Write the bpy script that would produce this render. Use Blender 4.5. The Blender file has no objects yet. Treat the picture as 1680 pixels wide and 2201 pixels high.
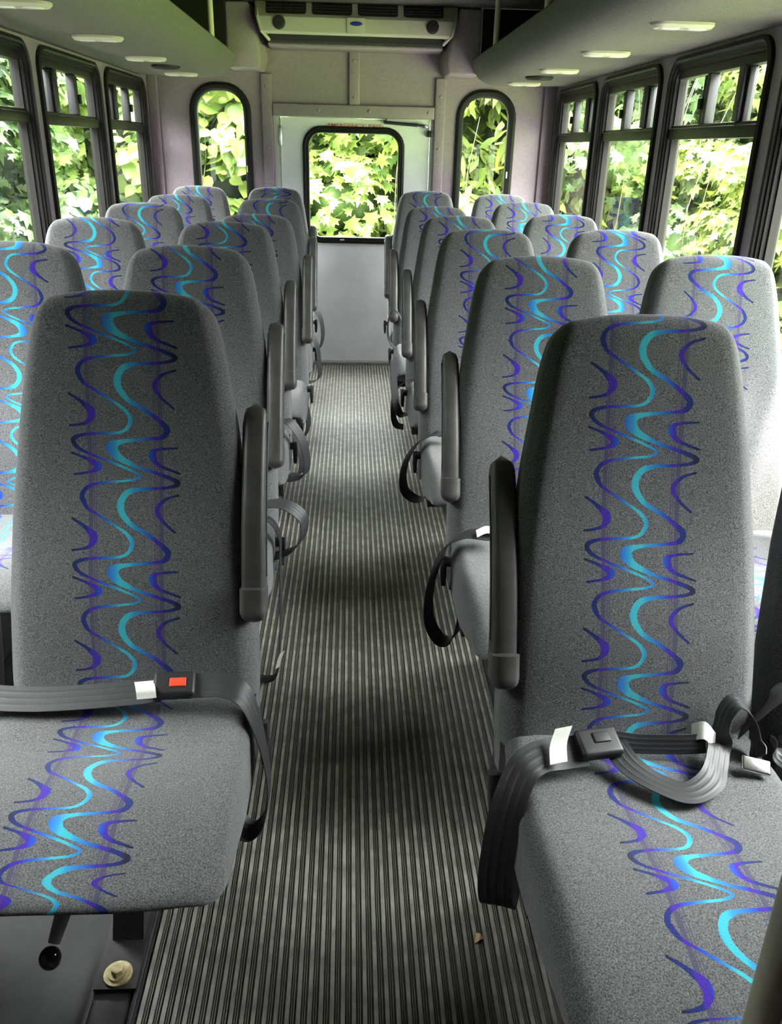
import bpy, bmesh, math, random
import numpy as np
from mathutils import Vector, Matrix, noise
from mathutils.geometry import tessellate_polygon

random.seed(7)
rng = np.random.default_rng(7)
scn = bpy.context.scene
COL = scn.collection
PI = math.pi

# ------------------------------------------------------------------ camera
def make_camera():
    f, pit, yaw, rol, cx, H = 1773.44, 0.41463, 0.05376, 0.02506, -0.0130, 1.2627
    fw = Vector((math.sin(yaw) * math.cos(pit), math.cos(yaw) * math.cos(pit), -math.sin(pit)))
    r = Vector((math.cos(yaw), -math.sin(yaw), 0)); u = r.cross(fw)
    r2 = r * math.cos(rol) + u * math.sin(rol); u2 = -r * math.sin(rol) + u * math.cos(rol)
    cd = bpy.data.cameras.new('camera'); cd.sensor_fit = 'HORIZONTAL'; cd.sensor_width = 36
    cd.lens = f * 36 / 1680; cd.clip_start = 0.02
    o = bpy.data.objects.new('camera', cd); COL.objects.link(o)
    m = Matrix((r2, u2, -fw)).transposed().to_4x4(); m.translation = (cx, 0, H)
    o.matrix_world = m
    scn.camera = o
make_camera()

# ------------------------------------------------------------------ light
SKY = 54.0
SUN = 38.0
world = bpy.data.worlds.new('hazy_sky'); scn.world = world; world.use_nodes = True
wn = world.node_tree.nodes; wl = world.node_tree.links
bg = wn['Background']; bg.inputs['Strength'].default_value = SKY
# hazy midday sky: much brighter overhead, round the high sun, than near the horizon
_tc = wn.new('ShaderNodeTexCoord'); _sx = wn.new('ShaderNodeSeparateXYZ'); _cr = wn.new('ShaderNodeValToRGB')
wl.new(_tc.outputs['Generated'], _sx.inputs[0]); wl.new(_sx.outputs['Z'], _cr.inputs['Fac']); wl.new(_cr.outputs['Color'], bg.inputs['Color'])
_e = _cr.color_ramp.elements
_e[0].position = 0.0; _e[0].color = (.06, .062, .062, 1); _e[1].position = 1.0; _e[1].color = (1, 1, 1, 1)
for _p, _v in ((.15, .09), (.35, .30), (.55, .80)):
    _q = _e.new(_p); _q.color = (_v * .96, _v * .98, _v, 1)
sd = bpy.data.lights.new('sun', 'SUN'); sd.energy = SUN; sd.angle = math.radians(4); sd.color = (1.0, 0.95, 0.86)
so = bpy.data.objects.new('sun', sd); COL.objects.link(so); so.location = (4, -2, 8)
so.rotation_euler = Vector((-0.30, 0.13, -0.94)).to_track_quat('-Z', 'Y').to_euler()
vs = scn.view_settings
vs.view_transform = 'Standard'; vs.look = 'None'; vs.gamma = 1.0; vs.use_curve_mapping = False
vs.exposure = 0.62
cy = scn.cycles
cy.use_denoising = True
cy.max_bounces = 10; cy.diffuse_bounces = 6; cy.glossy_bounces = 3; cy.transmission_bounces = 4; cy.transparent_max_bounces = 12
cy.caustics_reflective = False; cy.caustics_refractive = False
cy.sample_clamp_indirect = 8

# ------------------------------------------------------------------ helpers
def link(name, me, mat=None, parent=None, smooth=True):
    o = bpy.data.objects.new(name, me); COL.objects.link(o)
    if mat is not None and len(me.materials) == 0: me.materials.append(mat)
    if parent is not None: o.parent = parent
    if smooth:
        me.polygons.foreach_set('use_smooth', [True] * len(me.polygons))
    return o

def tag(o, label, cat=None, group=None, kind=None):
    o['label'] = label
    if cat: o['category'] = cat
    if group: o['group'] = group
    if kind: o['kind'] = kind
    return o

def empty(name, loc=(0, 0, 0), label=None, cat=None, group=None, kind=None, rot=(0, 0, 0)):
    o = bpy.data.objects.new(name, None); COL.objects.link(o); o.location = loc; o.rotation_euler = rot
    o.empty_display_size = 0.1
    if label: tag(o, label, cat, group, kind)
    return o

def mesh_from(name, V, F):
    me = bpy.data.meshes.new(name); me.from_pydata([tuple(v) for v in V], [], [tuple(f) for f in F]); me.validate(); me.update()
    return me

def from_bm(name, bm):
    me = bpy.data.meshes.new(name); bmesh.ops.recalc_face_normals(bm, faces=bm.faces[:]); bm.to_mesh(me); bm.free(); return me

def sharp(me, ang=35):
    me.set_sharp_from_angle(angle=math.radians(ang)); return me

class MB:
    """collects simple shapes in one mesh"""
    def __init__(s): s.V = []; s.F = []
    def add(s, V, F):
        n = len(s.V); s.V += [tuple(v) for v in V]; s.F += [tuple(i + n for i in f) for f in F]; return s
    def box(s, x0, x1, y0, y1, z0, z1):
        return s.add([(x0, y0, z0), (x1, y0, z0), (x1, y1, z0), (x0, y1, z0), (x0, y0, z1), (x1, y0, z1), (x1, y1, z1), (x0, y1, z1)],
                     [(3, 2, 1, 0), (4, 5, 6, 7), (0, 1, 5, 4), (1, 2, 6, 5), (2, 3, 7, 6), (3, 0, 4, 7)])
    def tube(s, path, r, n=12, cap=True):
        P = [Vector(p) for p in path]; rings = []; m = len(P)
        up = None
        for i, p in enumerate(P):
            t = (P[min(i + 1, m - 1)] - P[max(i - 1, 0)]).normalized()
            if up is None:
                up = Vector((0, 0, 1)) if abs(t.z) < .9 else Vector((1, 0, 0))
            a = t.cross(up).normalized(); b = a.cross(t).normalized(); up = b
            rr = r[i] if isinstance(r, (list, tuple)) else r
            rings.append([p + a * math.cos(2 * PI * k / n) * rr + b * math.sin(2 * PI * k / n) * rr for k in range(n)])
        V = [v for R in rings for v in R]; F = []
        for i in range(m - 1):
            for k in range(n):
                F.append((i * n + k, i * n + (k + 1) % n, (i + 1) * n + (k + 1) % n, (i + 1) * n + k))
        if cap:
            F.append(tuple(range(n - 1, -1, -1))); F.append(tuple((m - 1) * n + k for k in range(n)))
        return s.add(V, F)
    def ellipsoid(s, c, rx, ry, rz, nu=16, nv=10):
        V = []; F = []
        for j in range(nv + 1):
            th = PI * j / nv
            for i in range(nu):
                ph = 2 * PI * i / nu
                V.append((c[0] + rx * math.sin(th) * math.cos(ph), c[1] + ry * math.sin(th) * math.sin(ph), c[2] + rz * math.cos(th)))
        for j in range(nv):
            for i in range(nu):
                F.append((j * nu + i, (j + 1) * nu + i, (j + 1) * nu + (i + 1) % nu, j * nu + (i + 1) % nu))
        return s.add(V, F)
    def mesh(s, name):
        bm = bmesh.new(); me = mesh_from(name, s.V, s.F); bm.from_mesh(me); bpy.data.meshes.remove(me)
        bmesh.ops.remove_doubles(bm, verts=bm.verts[:], dist=1e-6)
        return from_bm(name, bm)
    def build(s, name, mat, parent=None, bevel=0, smooth=True, ang=35):
        me = s.mesh(name)
        if bevel:
            bm = bmesh.new(); bm.from_mesh(me)
            es = [e for e in bm.edges if len(e.link_faces) == 2 and e.calc_face_angle(0) > .6]
            bmesh.ops.bevel(bm, geom=es, offset=bevel, segments=3, profile=.5, affect='EDGES', clamp_overlap=True)
            bm.to_mesh(me); bm.free()
        o = link(name, me, mat, parent, smooth)
        if smooth: sharp(me, ang)
        return o

def rounded_box(hx, hy, hz, r, nx=10, ny=6, nz=10, arc=4):
    """dense box with rounded edges, centred on the origin: returns V, F"""
    def axis(h, n):
        a = [-(h - r) - r * math.tan(PI / 4 * (1 - k / arc)) for k in range(arc)]
        b = [-(h - r) + 2 * (h - r) * k / n for k in range(n + 1)]
        return a + b + [-x for x in reversed(a)]
    AX = [axis(hx, nx), axis(hy, ny), axis(hz, nz)]; H = (hx, hy, hz)
    bm = bmesh.new(); cache = {}
    def vert(p):
        k = tuple(round(x, 6) for x in p)
        if k not in cache:
            q = Vector([max(-(H[i] - r), min(H[i] - r, p[i])) for i in range(3)]); d = Vector(p) - q
            if d.length > 1e-9: d = d.normalized() * r
            cache[k] = bm.verts.new(q + d)
        return cache[k]
    for ax in range(3):
        u, v = [(1, 2), (2, 0), (0, 1)][ax]
        for sgn in (-1, 1):
            for i in range(len(AX[u]) - 1):
                for j in range(len(AX[v]) - 1):
                    q = []
                    for a, b in ((i, j), (i + 1, j), (i + 1, j + 1), (i, j + 1)):
                        p = [0, 0, 0]; p[ax] = sgn * H[ax]; p[u] = AX[u][a]; p[v] = AX[v][b]; q.append(vert(p))
                    if sgn < 0: q.reverse()
                    try: bm.faces.new(q)
                    except ValueError: pass
    return bm

def catmull(P, per=8):
    P = [np.array(p, float) for p in P]; out = []
    Q = [2 * P[0] - P[1]] + P + [2 * P[-1] - P[-2]]
    for i in range(1, len(Q) - 2):
        for k in range(per):
            t = k / per
            out.append(.5 * ((2 * Q[i]) + (-Q[i - 1] + Q[i + 1]) * t + (2 * Q[i - 1] - 5 * Q[i] + 4 * Q[i + 1] - Q[i + 2]) * t * t
                             + (-Q[i - 1] + 3 * Q[i] - 3 * Q[i + 1] + Q[i + 2]) * t ** 3))
    out.append(P[-1]); return out

def ribbon(mb, pts, wid, w=.046, th=.0016, per=8):
    """webbing strip along pts; wid = one width direction per point (or a single one)"""
    if not isinstance(wid, list): wid = [wid] * len(pts)
    P = catmull(pts, per); W = catmull(wid, per); V = []; F = []; n = len(P)
    for i in range(n):
        t = P[min(i + 1, n - 1)] - P[max(i - 1, 0)]; t = t / (np.linalg.norm(t) + 1e-9)
        ww = W[i] - t * (W[i] @ t); ww = ww / (np.linalg.norm(ww) + 1e-9); nn = np.cross(t, ww)
        for a, b in ((-1, -1), (-.33, -1), (.33, -1), (1, -1), (1, 1), (.33, 1), (-.33, 1), (-1, 1)):
            V.append(P[i] + ww * a * w / 2 + nn * b * th / 2)
    for i in range(n - 1):
        for k in range(8): F.append((i * 8 + k, i * 8 + (k + 1) % 8, (i + 1) * 8 + (k + 1) % 8, (i + 1) * 8 + k))
    F.append(tuple(range(7, -1, -1))); F.append(tuple((n - 1) * 8 + k for k in range(8)))
    mb.add(V, F)
    # two raised weave lines on each face
    for side in (-1, 1):
        for off in (-.5, 0, .5):
            V = []; F = []
            for i in range(n):
                t = P[min(i + 1, n - 1)] - P[max(i - 1, 0)]; t = t / (np.linalg.norm(t) + 1e-9)
                ww = W[i] - t * (W[i] @ t); ww = ww / (np.linalg.norm(ww) + 1e-9); nn = np.cross(t, ww) * side
                c = P[i] + ww * off * w / 2
                V += [c - ww * w * .07 + nn * th * .49, c + nn * (th * .5 + .0007), c + ww * w * .07 + nn * th * .49]
            for i in range(n - 1):
                for k in range(2): F.append((i * 3 + k, i * 3 + k + 1, (i + 1) * 3 + k + 1, (i + 1) * 3 + k))
            mb.add(V, F)
    return mb

def rrect(a0, a1, b0, b1, r, n=8):
    """rounded rectangle loop in 2D, counter-clockwise"""
    out = []
    for (ca, cb, s) in ((a1 - r, b1 - r, 0), (a0 + r, b1 - r, 1), (a0 + r, b0 + r, 2), (a1 - r, b0 + r, 3)):
        for k in range(n + 1):
            t = PI / 2 * (s + k / n); out.append((ca + r * math.cos(t), cb + r * math.sin(t)))
    return out

# ------------------------------------------------------------------ materials
def principled(name, color, rough=.5, metal=0.0, spec=.5, noise_scale=None, noise_amt=.25, bump=0, bump_scale=None, sheen=0):
    m = bpy.data.materials.new(name); m.use_nodes = True; nt = m.node_tree; N = nt.nodes; L = nt.links
    b = N['Principled BSDF']; b.inputs['Base Color'].default_value = (*color, 1); b.inputs['Roughness'].default_value = rough
    b.inputs['Metallic'].default_value = metal; b.inputs['Specular IOR Level'].default_value = spec
    if sheen: b.inputs['Sheen Weight'].default_value = sheen
    tc = N.new('ShaderNodeTexCoord')
    if noise_scale:
        nz = N.new('ShaderNodeTexNoise'); nz.inputs['Scale'].default_value = noise_scale; nz.inputs['Detail'].default_value = 3
        L.new(tc.outputs['Object'], nz.inputs['Vector'])
        cr = N.new('ShaderNodeValToRGB'); e = cr.color_ramp.elements
        e[0].position = .35; e[1].position = .65
        e[0].color = (*[c * (1 - noise_amt) for c in color], 1); e[1].color = (*[min(1, c * (1 + noise_amt)) for c in color], 1)
        L.new(nz.outputs['Fac'], cr.inputs['Fac']); L.new(cr.outputs['Color'], b.inputs['Base Color'])
    if bump:
        nb = N.new('ShaderNodeTexNoise'); nb.inputs['Scale'].default_value = bump_scale or 200; nb.inputs['Detail'].default_value = 2
        L.new(tc.outputs['Object'], nb.inputs['Vector'])
        bp = N.new('ShaderNodeBump'); bp.inputs['Strength'].default_value = bump; bp.inputs['Distance'].default_value = .002
        L.new(nb.outputs['Fac'], bp.inputs['Height']); L.new(bp.outputs['Normal'], b.inputs['Normal'])
    return m

M = {}
M['wall'] = principled('lavender_vinyl', (.30, .236, .278), .55, noise_scale=60, noise_amt=.06, bump=.15, bump_scale=220)
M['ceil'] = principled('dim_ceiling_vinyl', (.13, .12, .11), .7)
M['door'] = principled('white_door_paint', (.86, .87, .90), .38, noise_scale=5, noise_amt=.06)
M['doorframe'] = principled('white_frame_paint', (.62, .61, .60), .4)
M['frame'] = principled('bronze_window_frame', (.011, .010, .009), .42, spec=.3)
M['rubber'] = principled('black_rubber_gasket', (.014, .014, .012), .5, spec=.2)
M['stile'] = principled('grey_sash_stile', (.014, .014, .015), .5, spec=.2)
M['black'] = principled('black_plastic', (.022, .022, .023), .42)
M['arm'] = principled('charcoal_armrest_vinyl', (.062, .060, .056), .40, noise_scale=18, noise_amt=.22)
M['belt'] = principled('black_webbing', (.026, .026, .029), .5, spec=.4)
M['felt'] = principled('grey_green_felt', (.168, .160, .146), .95, spec=.1, noise_scale=420, noise_amt=.35, bump=.3, bump_scale=600)
M['shelf_shade'] = principled('shelf_shade_panel', (.02, .02, .018), .9, spec=.1)
M['lamp'] = principled('cream_lamp_plastic', (.58, .54, .46), .35)
M['lens'] = principled('frosted_lens', (.85, .85, .8), .2)
M['grille'] = principled('black_grille', (.015, .015, .013), .6)
M['cream'] = principled('cream_housing', (.48, .46, .36), .42)
M['beige'] = principled('beige_pole', (.62, .56, .48), .4)
M['chrome'] = principled('chrome', (.75, .75, .75), .18, metal=1)
M['knob'] = principled('glossy_black_ball', (.008, .008, .009), .08)
M['brass'] = principled('zinc_yellow_bolt', (.62, .52, .30), .35, metal=.8, noise_scale=80, noise_amt=.25)
M['sub'] = principled('dark_under_seat_rubber', (.040, .042, .040), .55, noise_scale=9, noise_amt=.35, bump=.1, bump_scale=60)
M['steel'] = principled('black_steel', (.022, .020, .021), .5, noise_scale=30, noise_amt=.3)
M['greysteel'] = principled('dull_steel', (.20, .21, .20), .4, metal=.0)
M['red'] = principled('red_button', (.70, .07, .03), .4)
M['label'] = principled('white_label', (.85, .85, .78), .6)
M['redtext'] = principled('red_lettering', (.62, .10, .07), .6)
M['blacktext'] = principled('black_lettering', (.02, .02, .02), .6)
M['sign'] = principled('pale_sticker', (.74, .70, .66), .5)
M['blue'] = principled('blue_badge', (.02, .03, .30), .3)
M['ribtop'] = principled('worn_rubber_rib', (.25, .248, .212), .5, noise_scale=26, noise_amt=.28)
M['ribgap'] = principled('rubber_groove', (.080, .080, .07), .6)
M['leafbit'] = principled('dry_leaf', (.55, .33, .16), .7)
M['bark'] = principled('bark', (.10, .075, .055), .9, noise_scale=20, noise_amt=.4)
M['twig'] = principled('pale_vine_stem', (.10, .09, .055), .8)
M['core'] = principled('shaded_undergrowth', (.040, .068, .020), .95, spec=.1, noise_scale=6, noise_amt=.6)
M['lawn'] = principled('lawn_grass', (.20, .30, .06), .9, spec=.1, noise_scale=8, noise_amt=.4)
M['skin'] = principled('white_body_skin', (.6, .6, .6), .5)

def glass_mat():
    m = bpy.data.materials.new('window_glass'); m.use_nodes = True; nt = m.node_tree; N = nt.nodes; L = nt.links
    N.remove(N['Principled BSDF'])
    tr = N.new('ShaderNodeBsdfTransparent'); tr.inputs['Color'].default_value = (.90, .93, .89, 1)
    gl = N.new('ShaderNodeBsdfGlossy'); gl.inputs['Roughness'].default_value = .01; gl.inputs['Color'].default_value = (1, 1, 1, 1)
    # Schlick reflectance from the angle to the pane, the same from both faces
    geo = N.new('ShaderNodeNewGeometry'); dt = N.new('ShaderNodeVectorMath'); dt.operation = 'DOT_PRODUCT'
    L.new(geo.outputs['Incoming'], dt.inputs[0]); L.new(geo.outputs['Normal'], dt.inputs[1])
    def mt(op, a, b=None):
        n = N.new('ShaderNodeMath'); n.operation = op
        for i, x in enumerate((a, b)):
            if x is None: continue
            if isinstance(x, (int, float)): n.inputs[i].default_value = x
            else: L.new(x, n.inputs[i])
        return n.outputs[0]
    fac = mt('ADD', mt('MULTIPLY', mt('POWER', mt('SUBTRACT', 1.0, mt('ABSOLUTE', dt.outputs['Value'])), 5), .93), .07)
    mx = N.new('ShaderNodeMixShader')
    L.new(fac, mx.inputs['Fac']); L.new(tr.outputs['BSDF'], mx.inputs[1]); L.new(gl.outputs['BSDF'], mx.inputs[2])
    L.new(mx.outputs['Shader'], N['Material Output'].inputs['Surface'])
    return m
M['glass'] = glass_mat()

def leaf_mat(name, c0, c1, trans):
    m = bpy.data.materials.new(name); m.use_nodes = True; nt = m.node_tree; N = nt.nodes; L = nt.links
    b = N['Principled BSDF']; b.inputs['Roughness'].default_value = .5; b.inputs['Specular IOR Level'].default_value = .35
    geo = N.new('ShaderNodeNewGeometry'); cr = N.new('ShaderNodeValToRGB')
    cr.color_ramp.elements[0].color = (*c0, 1); cr.color_ramp.elements[1].color = (*c1, 1)
    L.new(geo.outputs['Random Per Island'], cr.inputs['Fac']); L.new(cr.outputs['Color'], b.inputs['Base Color'])
    tl = N.new('ShaderNodeBsdfTranslucent'); hs = N.new('ShaderNodeHueSaturation'); hs.inputs['Value'].default_value = 1.25
    hs.inputs['Hue'].default_value = .485
    L.new(cr.outputs['Color'], hs.inputs['Color']); L.new(hs.outputs['Color'], tl.inputs['Color'])
    mx = N.new('ShaderNodeMixShader'); mx.inputs['Fac'].default_value = trans
    L.new(b.outputs['BSDF'], mx.inputs[1]); L.new(tl.outputs['BSDF'], mx.inputs[2]); L.new(mx.outputs['Shader'], N['Material Output'].inputs['Surface'])
    return m
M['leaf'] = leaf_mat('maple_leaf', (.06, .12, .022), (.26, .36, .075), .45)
M['shade_tinted_leaf'] = leaf_mat('shade_tinted_maple_leaf', (.012, .034, .008), (.052, .108, .020), .4)  # darker copy of the maple leaf, left side shade put into its colour
M['leaf2'] = leaf_mat('vine_leaf', (.026, .062, .016), (.095, .16, .042), .4)
M['leaf3'] = leaf_mat('long_leaf', (.055, .10, .015), (.21, .265, .05), .45)

# ---- seat fabric: grey speckled moquette with the squiggle stripe -------------
# outlines of one repeat of the stripe, traced in units of (across 590..1255, along 0..765)
PER = 765.0
def stroke_bounds(pts, closed):
    """pts: (u, v, width). Returns 48 samples of (lo, hi) over one repeat, or None where empty"""
    if closed:
        ext = [(u, v + k * PER, w) for k in (-1, 0, 1) for (u, v, w) in pts]
    else: ext = pts
    C = catmull(ext, 60)
    nb = 192; lo = [9e9] * nb; hi = [-9e9] * nb
    for (u, v, w) in C:
        rad = max(w * 1.08, 15) / 2
        for k in range(int((v - rad) / PER * nb) - 1, int((v + rad) / PER * nb) + 2):
            dv = (k + .5) / nb * PER - v
            if abs(dv) <= rad:
                h = math.sqrt(rad * rad - dv * dv); i = k % nb
                lo[i] = min(lo[i], u - h); hi[i] = max(hi[i], u + h)
    return lo, hi
CY = [(885, 180, 40), (895, 240, 36), (950, 310, 28), (1050, 370, 22), (1130, 430, 26), (1180, 482, 36), (1160, 530, 30), (1090, 545, 17), (950, 556, 20),
      (875, 570, 34), (838, 602, 66), (880, 662, 42), (1000, 722, 20), (1100, 755, 20), (1200, 790, 24), (1245, 820, 28), (1190, 845, 18), (1090, 853, 17), (1000, 856, 22), (925, 880, 34)]
CB = [(648, 140, 28), (680, 205, 20), (735, 243, 14), (840, 310, 13), (925, 370, 20), (958, 430, 26), (925, 490, 20), (855, 513, 14), (730, 515, 15), (640, 528, 22),
      (603, 558, 28), (640, 608, 20), (740, 655, 13), (880, 710, 10), (970, 750, 12), (1006, 778, 15), (960, 800, 11), (880, 808, 12), (740, 822, 16), (675, 850, 22)]
HA = [[(590, 272, 13), (660, 320, 22), (722, 385, 46), (695, 442, 24), (640, 460, 14), (588, 467, 12)],
      [(592, 633, 12), (680, 668, 18), (752, 716, 42), (700, 750, 18), (605, 765, 12)]]
HD = [[(1245, 128, 11), (1160, 158, 18), (1112, 220, 28), (1150, 292, 18), (1225, 360, 12)],
      [(1240, 601, 13), (1120, 612, 18), (1085, 645, 44), (1128, 708, 22), (1255, 760, 13)]]
def merge(list_):
    lo = [9e9] * 192; hi = [-9e9] * 192
    for pts in list_:
        l, h = stroke_bounds(pts, False)
        lo = [min(a, b) for a, b in zip(lo, l)]; hi = [max(a, b) for a, b in zip(hi, h)]
    return lo, hi
BOUNDS = [stroke_bounds(CY, True), stroke_bounds(CB, True), merge(HA), merge(HD)]
U0, UW = 540.0, 765.0                     # across: normalised (u-540)/765 ; 1 unit = 765/3880 m
STRIPE_W = UW / 3830.0                    # metres
STRIPE_P = .203                           # repeat length in metres

def fabric(name, axis):
    m = bpy.data.materials.new(name); m.use_nodes = True; nt = m.node_tree; N = nt.nodes; L = nt.links
    b = N['Principled BSDF']; b.inputs['Roughness'].default_value = .95; b.inputs['Specular IOR Level'].default_value = .15
    b.inputs['Sheen Weight'].default_value = .25; b.inputs['Sheen Roughness'].default_value = .5
    tc = N.new('ShaderNodeTexCoord'); sp = N.new('ShaderNodeSeparateXYZ'); L.new(tc.outputs['Object'], sp.inputs[0])
    def mth(op, a, bb=None, clamp=False):
        n = N.new('ShaderNodeMath'); n.operation = op; n.use_clamp = clamp
        for i, x in enumerate((a, bb)):
            if x is None: continue
            if isinstance(x, (int, float)): n.inputs[i].default_value = x
            else: L.new(x, n.inputs[i])
        return n.outputs[0]
    def attr(nm):
        n = N.new('ShaderNodeAttribute'); n.attribute_type = 'OBJECT'; n.attribute_name = nm; return n.outputs['Fac']
    flip, phase = attr('pattern_flip'), attr('pattern_phase')
    # a little weave jitter so the printed edge is not razor sharp
    wz = N.new('ShaderNodeTexNoise'); wz.inputs['Scale'].default_value = 700; L.new(tc.outputs['Object'], wz.inputs['Vector'])
    jit = mth('MULTIPLY', mth('SUBTRACT', wz.outputs['Fac'], .5), .0022)
    x = mth('ADD', mth('MULTIPLY', sp.outputs['X'], flip), jit)
    un = mth('ADD', mth('DIVIDE', x, STRIPE_W), .5)
    if axis == 'Z':
        v = mth('ADD', sp.outputs['Z'], mth('MAXIMUM', mth('SUBTRACT', sp.outputs['Y'], .02), 0))
    else:
        v = mth('MULTIPLY', mth('ADD', sp.outputs['Y'], mth('MULTIPLY', mth('MINIMUM', mth('ADD', sp.outputs['Z'], -.0), 0), -.0)), 1.0)
        v = mth('ADD', v, mth('MULTIPLY', mth('MINIMUM', mth('ADD', sp.outputs['Y'], .40), 0), 1.2))
    v = mth('MULTIPLY', mth('ADD', v, jit), flip)
    vn = mth('FRACT', mth('ADD', mth('DIVIDE', mth('MULTIPLY', v, -1), STRIPE_P), phase))
    mask = None
    for lo, hi in BOUNDS:
        outs = []
        for arr, dflt in ((lo, 1.0), (hi, 0.0)):
            fc = N.new('ShaderNodeFloatCurve'); cm = fc.mapping; c = cm.curves[0]
            vals = [((a - U0) / UW if abs(a) < 1e8 else None) for a in arr]
            pts = [((i + .5) / 192, (dflt if q is None else min(1, max(0, q)))) for i, q in enumerate(vals)]
            mid = .5 * (pts[0][1] + pts[-1][1])
            pts = [(0, mid)] + pts + [(1, mid)]
            c.points[0].location = pts[0]; c.points[1].location = pts[-1]
            for p in pts[1:-1]: c.points.new(*p)
            for p in c.points: p.handle_type = 'VECTOR'
            cm.update(); L.new(vn, fc.inputs['Value']); outs.append(fc.outputs[0])
        k = mth('MULTIPLY', mth('GREATER_THAN', un, outs[0]), mth('LESS_THAN', un, outs[1]))
        mask = k if mask is None else mth('MAXIMUM', mask, k)
    # colour changes with the thread position across the stripe
    cr = N.new('ShaderNodeValToRGB'); r = cr.color_ramp
    stops = [(590, (.004, .006, .022)), (622, (.004, .012, .10)), (680, (.006, .015, .15)), (690, (.042, .010, .29)), (732, (.042, .011, .30)), (745, (.010, .045, .42)),
             (800, (.012, .11, .50)), (850, (.025, .24, .54)), (880, (.04, .42, .50)), (935, (.038, .40, .49)), (960, (.02, .27, .52)), (1040, (.012, .12, .47)),
             (1085, (.008, .05, .40)), (1100, (.042, .010, .29)), (1135, (.038, .011, .27)), (1150, (.006, .015, .15)), (1205, (.006, .014, .11)), (1235, (.004, .006, .022))]
    els = r.elements
    els[0].position = (stops[0][0] - U0) / UW; els[0].color = (*stops[0][1], 1)
    els[1].position = (stops[-1][0] - U0) / UW; els[1].color = (*stops[-1][1], 1)
    for s, c in stops[1:-1]:
        e = els.new((s - U0) / UW); e.color = (*c, 1)
    L.new(un, cr.inputs['Fac'])
    # speckled grey pile
    nz = N.new('ShaderNodeTexNoise'); nz.inputs['Scale'].default_value = 560; nz.inputs['Detail'].default_value = 2; L.new(tc.outputs['Object'], nz.inputs['Vector'])
    gr = N.new('ShaderNodeValToRGB'); g = gr.color_ramp.elements
    g[0].position = .33; g[0].color = (.042, .044, .046, 1); g[1].position = .67; g[1].color = (.162, .163, .168, 1)
    L.new(nz.outputs['Fac'], gr.inputs['Fac'])
    # faint plum pin stripes
    bands = [(690, 715), (722, 727), (736, 741), (1099, 1104), (1112, 1117), (1126, 1154)]
    bm_ = None
    for a, c in bands:
        k = mth('MULTIPLY', mth('GREATER_THAN', un, (a - U0) / UW), mth('LESS_THAN', un, (c - U0) / UW))
        bm_ = k if bm_ is None else mth('MAXIMUM', bm_, k)
    def mix(fac, a, bb):
        n = N.new('ShaderNodeMix'); n.data_type = 'RGBA'
        if isinstance(fac, (int, float)): n.inputs[0].default_value = fac
        else: L.new(fac, n.inputs[0])
        L.new(a, n.inputs[6])
        if isinstance(bb, tuple): n.inputs[7].default_value = bb
        else: L.new(bb, n.inputs[7])
        return n.outputs[2]
    front = mth('LESS_THAN', sp.outputs['Y'], .05) if axis == 'Z' else mth('GREATER_THAN', sp.outputs['Z'], -.075)
    base = mix(mth('MULTIPLY', mth('MULTIPLY', bm_, front), .85), gr.outputs['Color'], (.058, .052, .095, 1))
    thr = N.new('ShaderNodeTexWave'); thr.inputs['Scale'].default_value = 160; thr.bands_direction = 'X'; L.new(tc.outputs['Object'], thr.inputs['Vector'])
    thr.inputs['Distortion'].default_value = 1.0
    pc = mix(mth('MULTIPLY', thr.outputs['Fac'], .16), cr.outputs['Color'], (.03, .03, .12, 1))
    col = mix(mth('MULTIPLY', mask, front), base, pc)
    L.new(col, b.inputs['Base Color'])
    bp = N.new('ShaderNodeBump'); bp.inputs['Strength'].default_value = .35; bp.inputs['Distance'].default_value = .0012
    L.new(nz.outputs['Fac'], bp.inputs['Height'])
    n2 = N.new('ShaderNodeTexNoise'); n2.inputs['Scale'].default_value = 14; L.new(tc.outputs['Object'], n2.inputs['Vector'])
    b2 = N.new('ShaderNodeBump'); b2.inputs['Strength'].default_value = .25; b2.inputs['Distance'].default_value = .006
    L.new(n2.outputs['Fac'], b2.inputs['Height']); L.new(b2.outputs['Normal'], bp.inputs['Normal']); L.new(bp.outputs['Normal'], b.inputs['Normal'])
    return m
M['fab_back'] = fabric('seat_fabric_back', 'Z')
M['fab_cush'] = fabric('seat_fabric_cushion', 'Y')

# ------------------------------------------------------------------ the room
W = 1.14; D = 5.18; Y0 = -2.1; ZC = 1.94
# floor: smooth rubber sheet, ribbed mat down the aisle
fl = tag(MB().box(-W, W, Y0, D + .03, -.05, 0).build('floor', M['sub'], smooth=False), 'dark smooth rubber floor under the seats', 'floor', kind='structure')
def rib_mat():
    xs = []; z = .0035; x = -.346; gaps = []
    prof = []
    pitch = .0177
    def rib(a, c): prof.extend([(a, .0006), (a + .0006, z), (c - .0006, z), (c, .0006)])
    while x + pitch < .346:
        rib(x + .0012, x + .0092); rib(x + .0106, x + .0126); rib(x + .0140, x + .0160)
        x += pitch
    ys = [Y0 + .02 + (D - .035 - Y0) * k / 12 for k in range(13)]
    V = [(px, y, pz) for y in ys for (px, pz) in prof]; n = len(prof); F = []; mi = []
    for j in range(len(ys) - 1):
        for i in range(n - 1):
            F.append((j * n + i, j * n + i + 1, (j + 1) * n + i + 1, (j + 1) * n + i)); mi.append(0 if prof[i][1] == z and prof[i + 1][1] == z else 1)
    me = mesh_from('ribbed_rubber_mat', V, F); me.materials.append(M['ribtop']); me.materials.append(M['ribgap'])
    me.polygons.foreach_set('material_index', mi)
    o = link('ribbed_rubber_mat', me, None, fl, smooth=False); o['label'] = 'grey green ribbed rubber aisle runner'
rib_mat()

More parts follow.
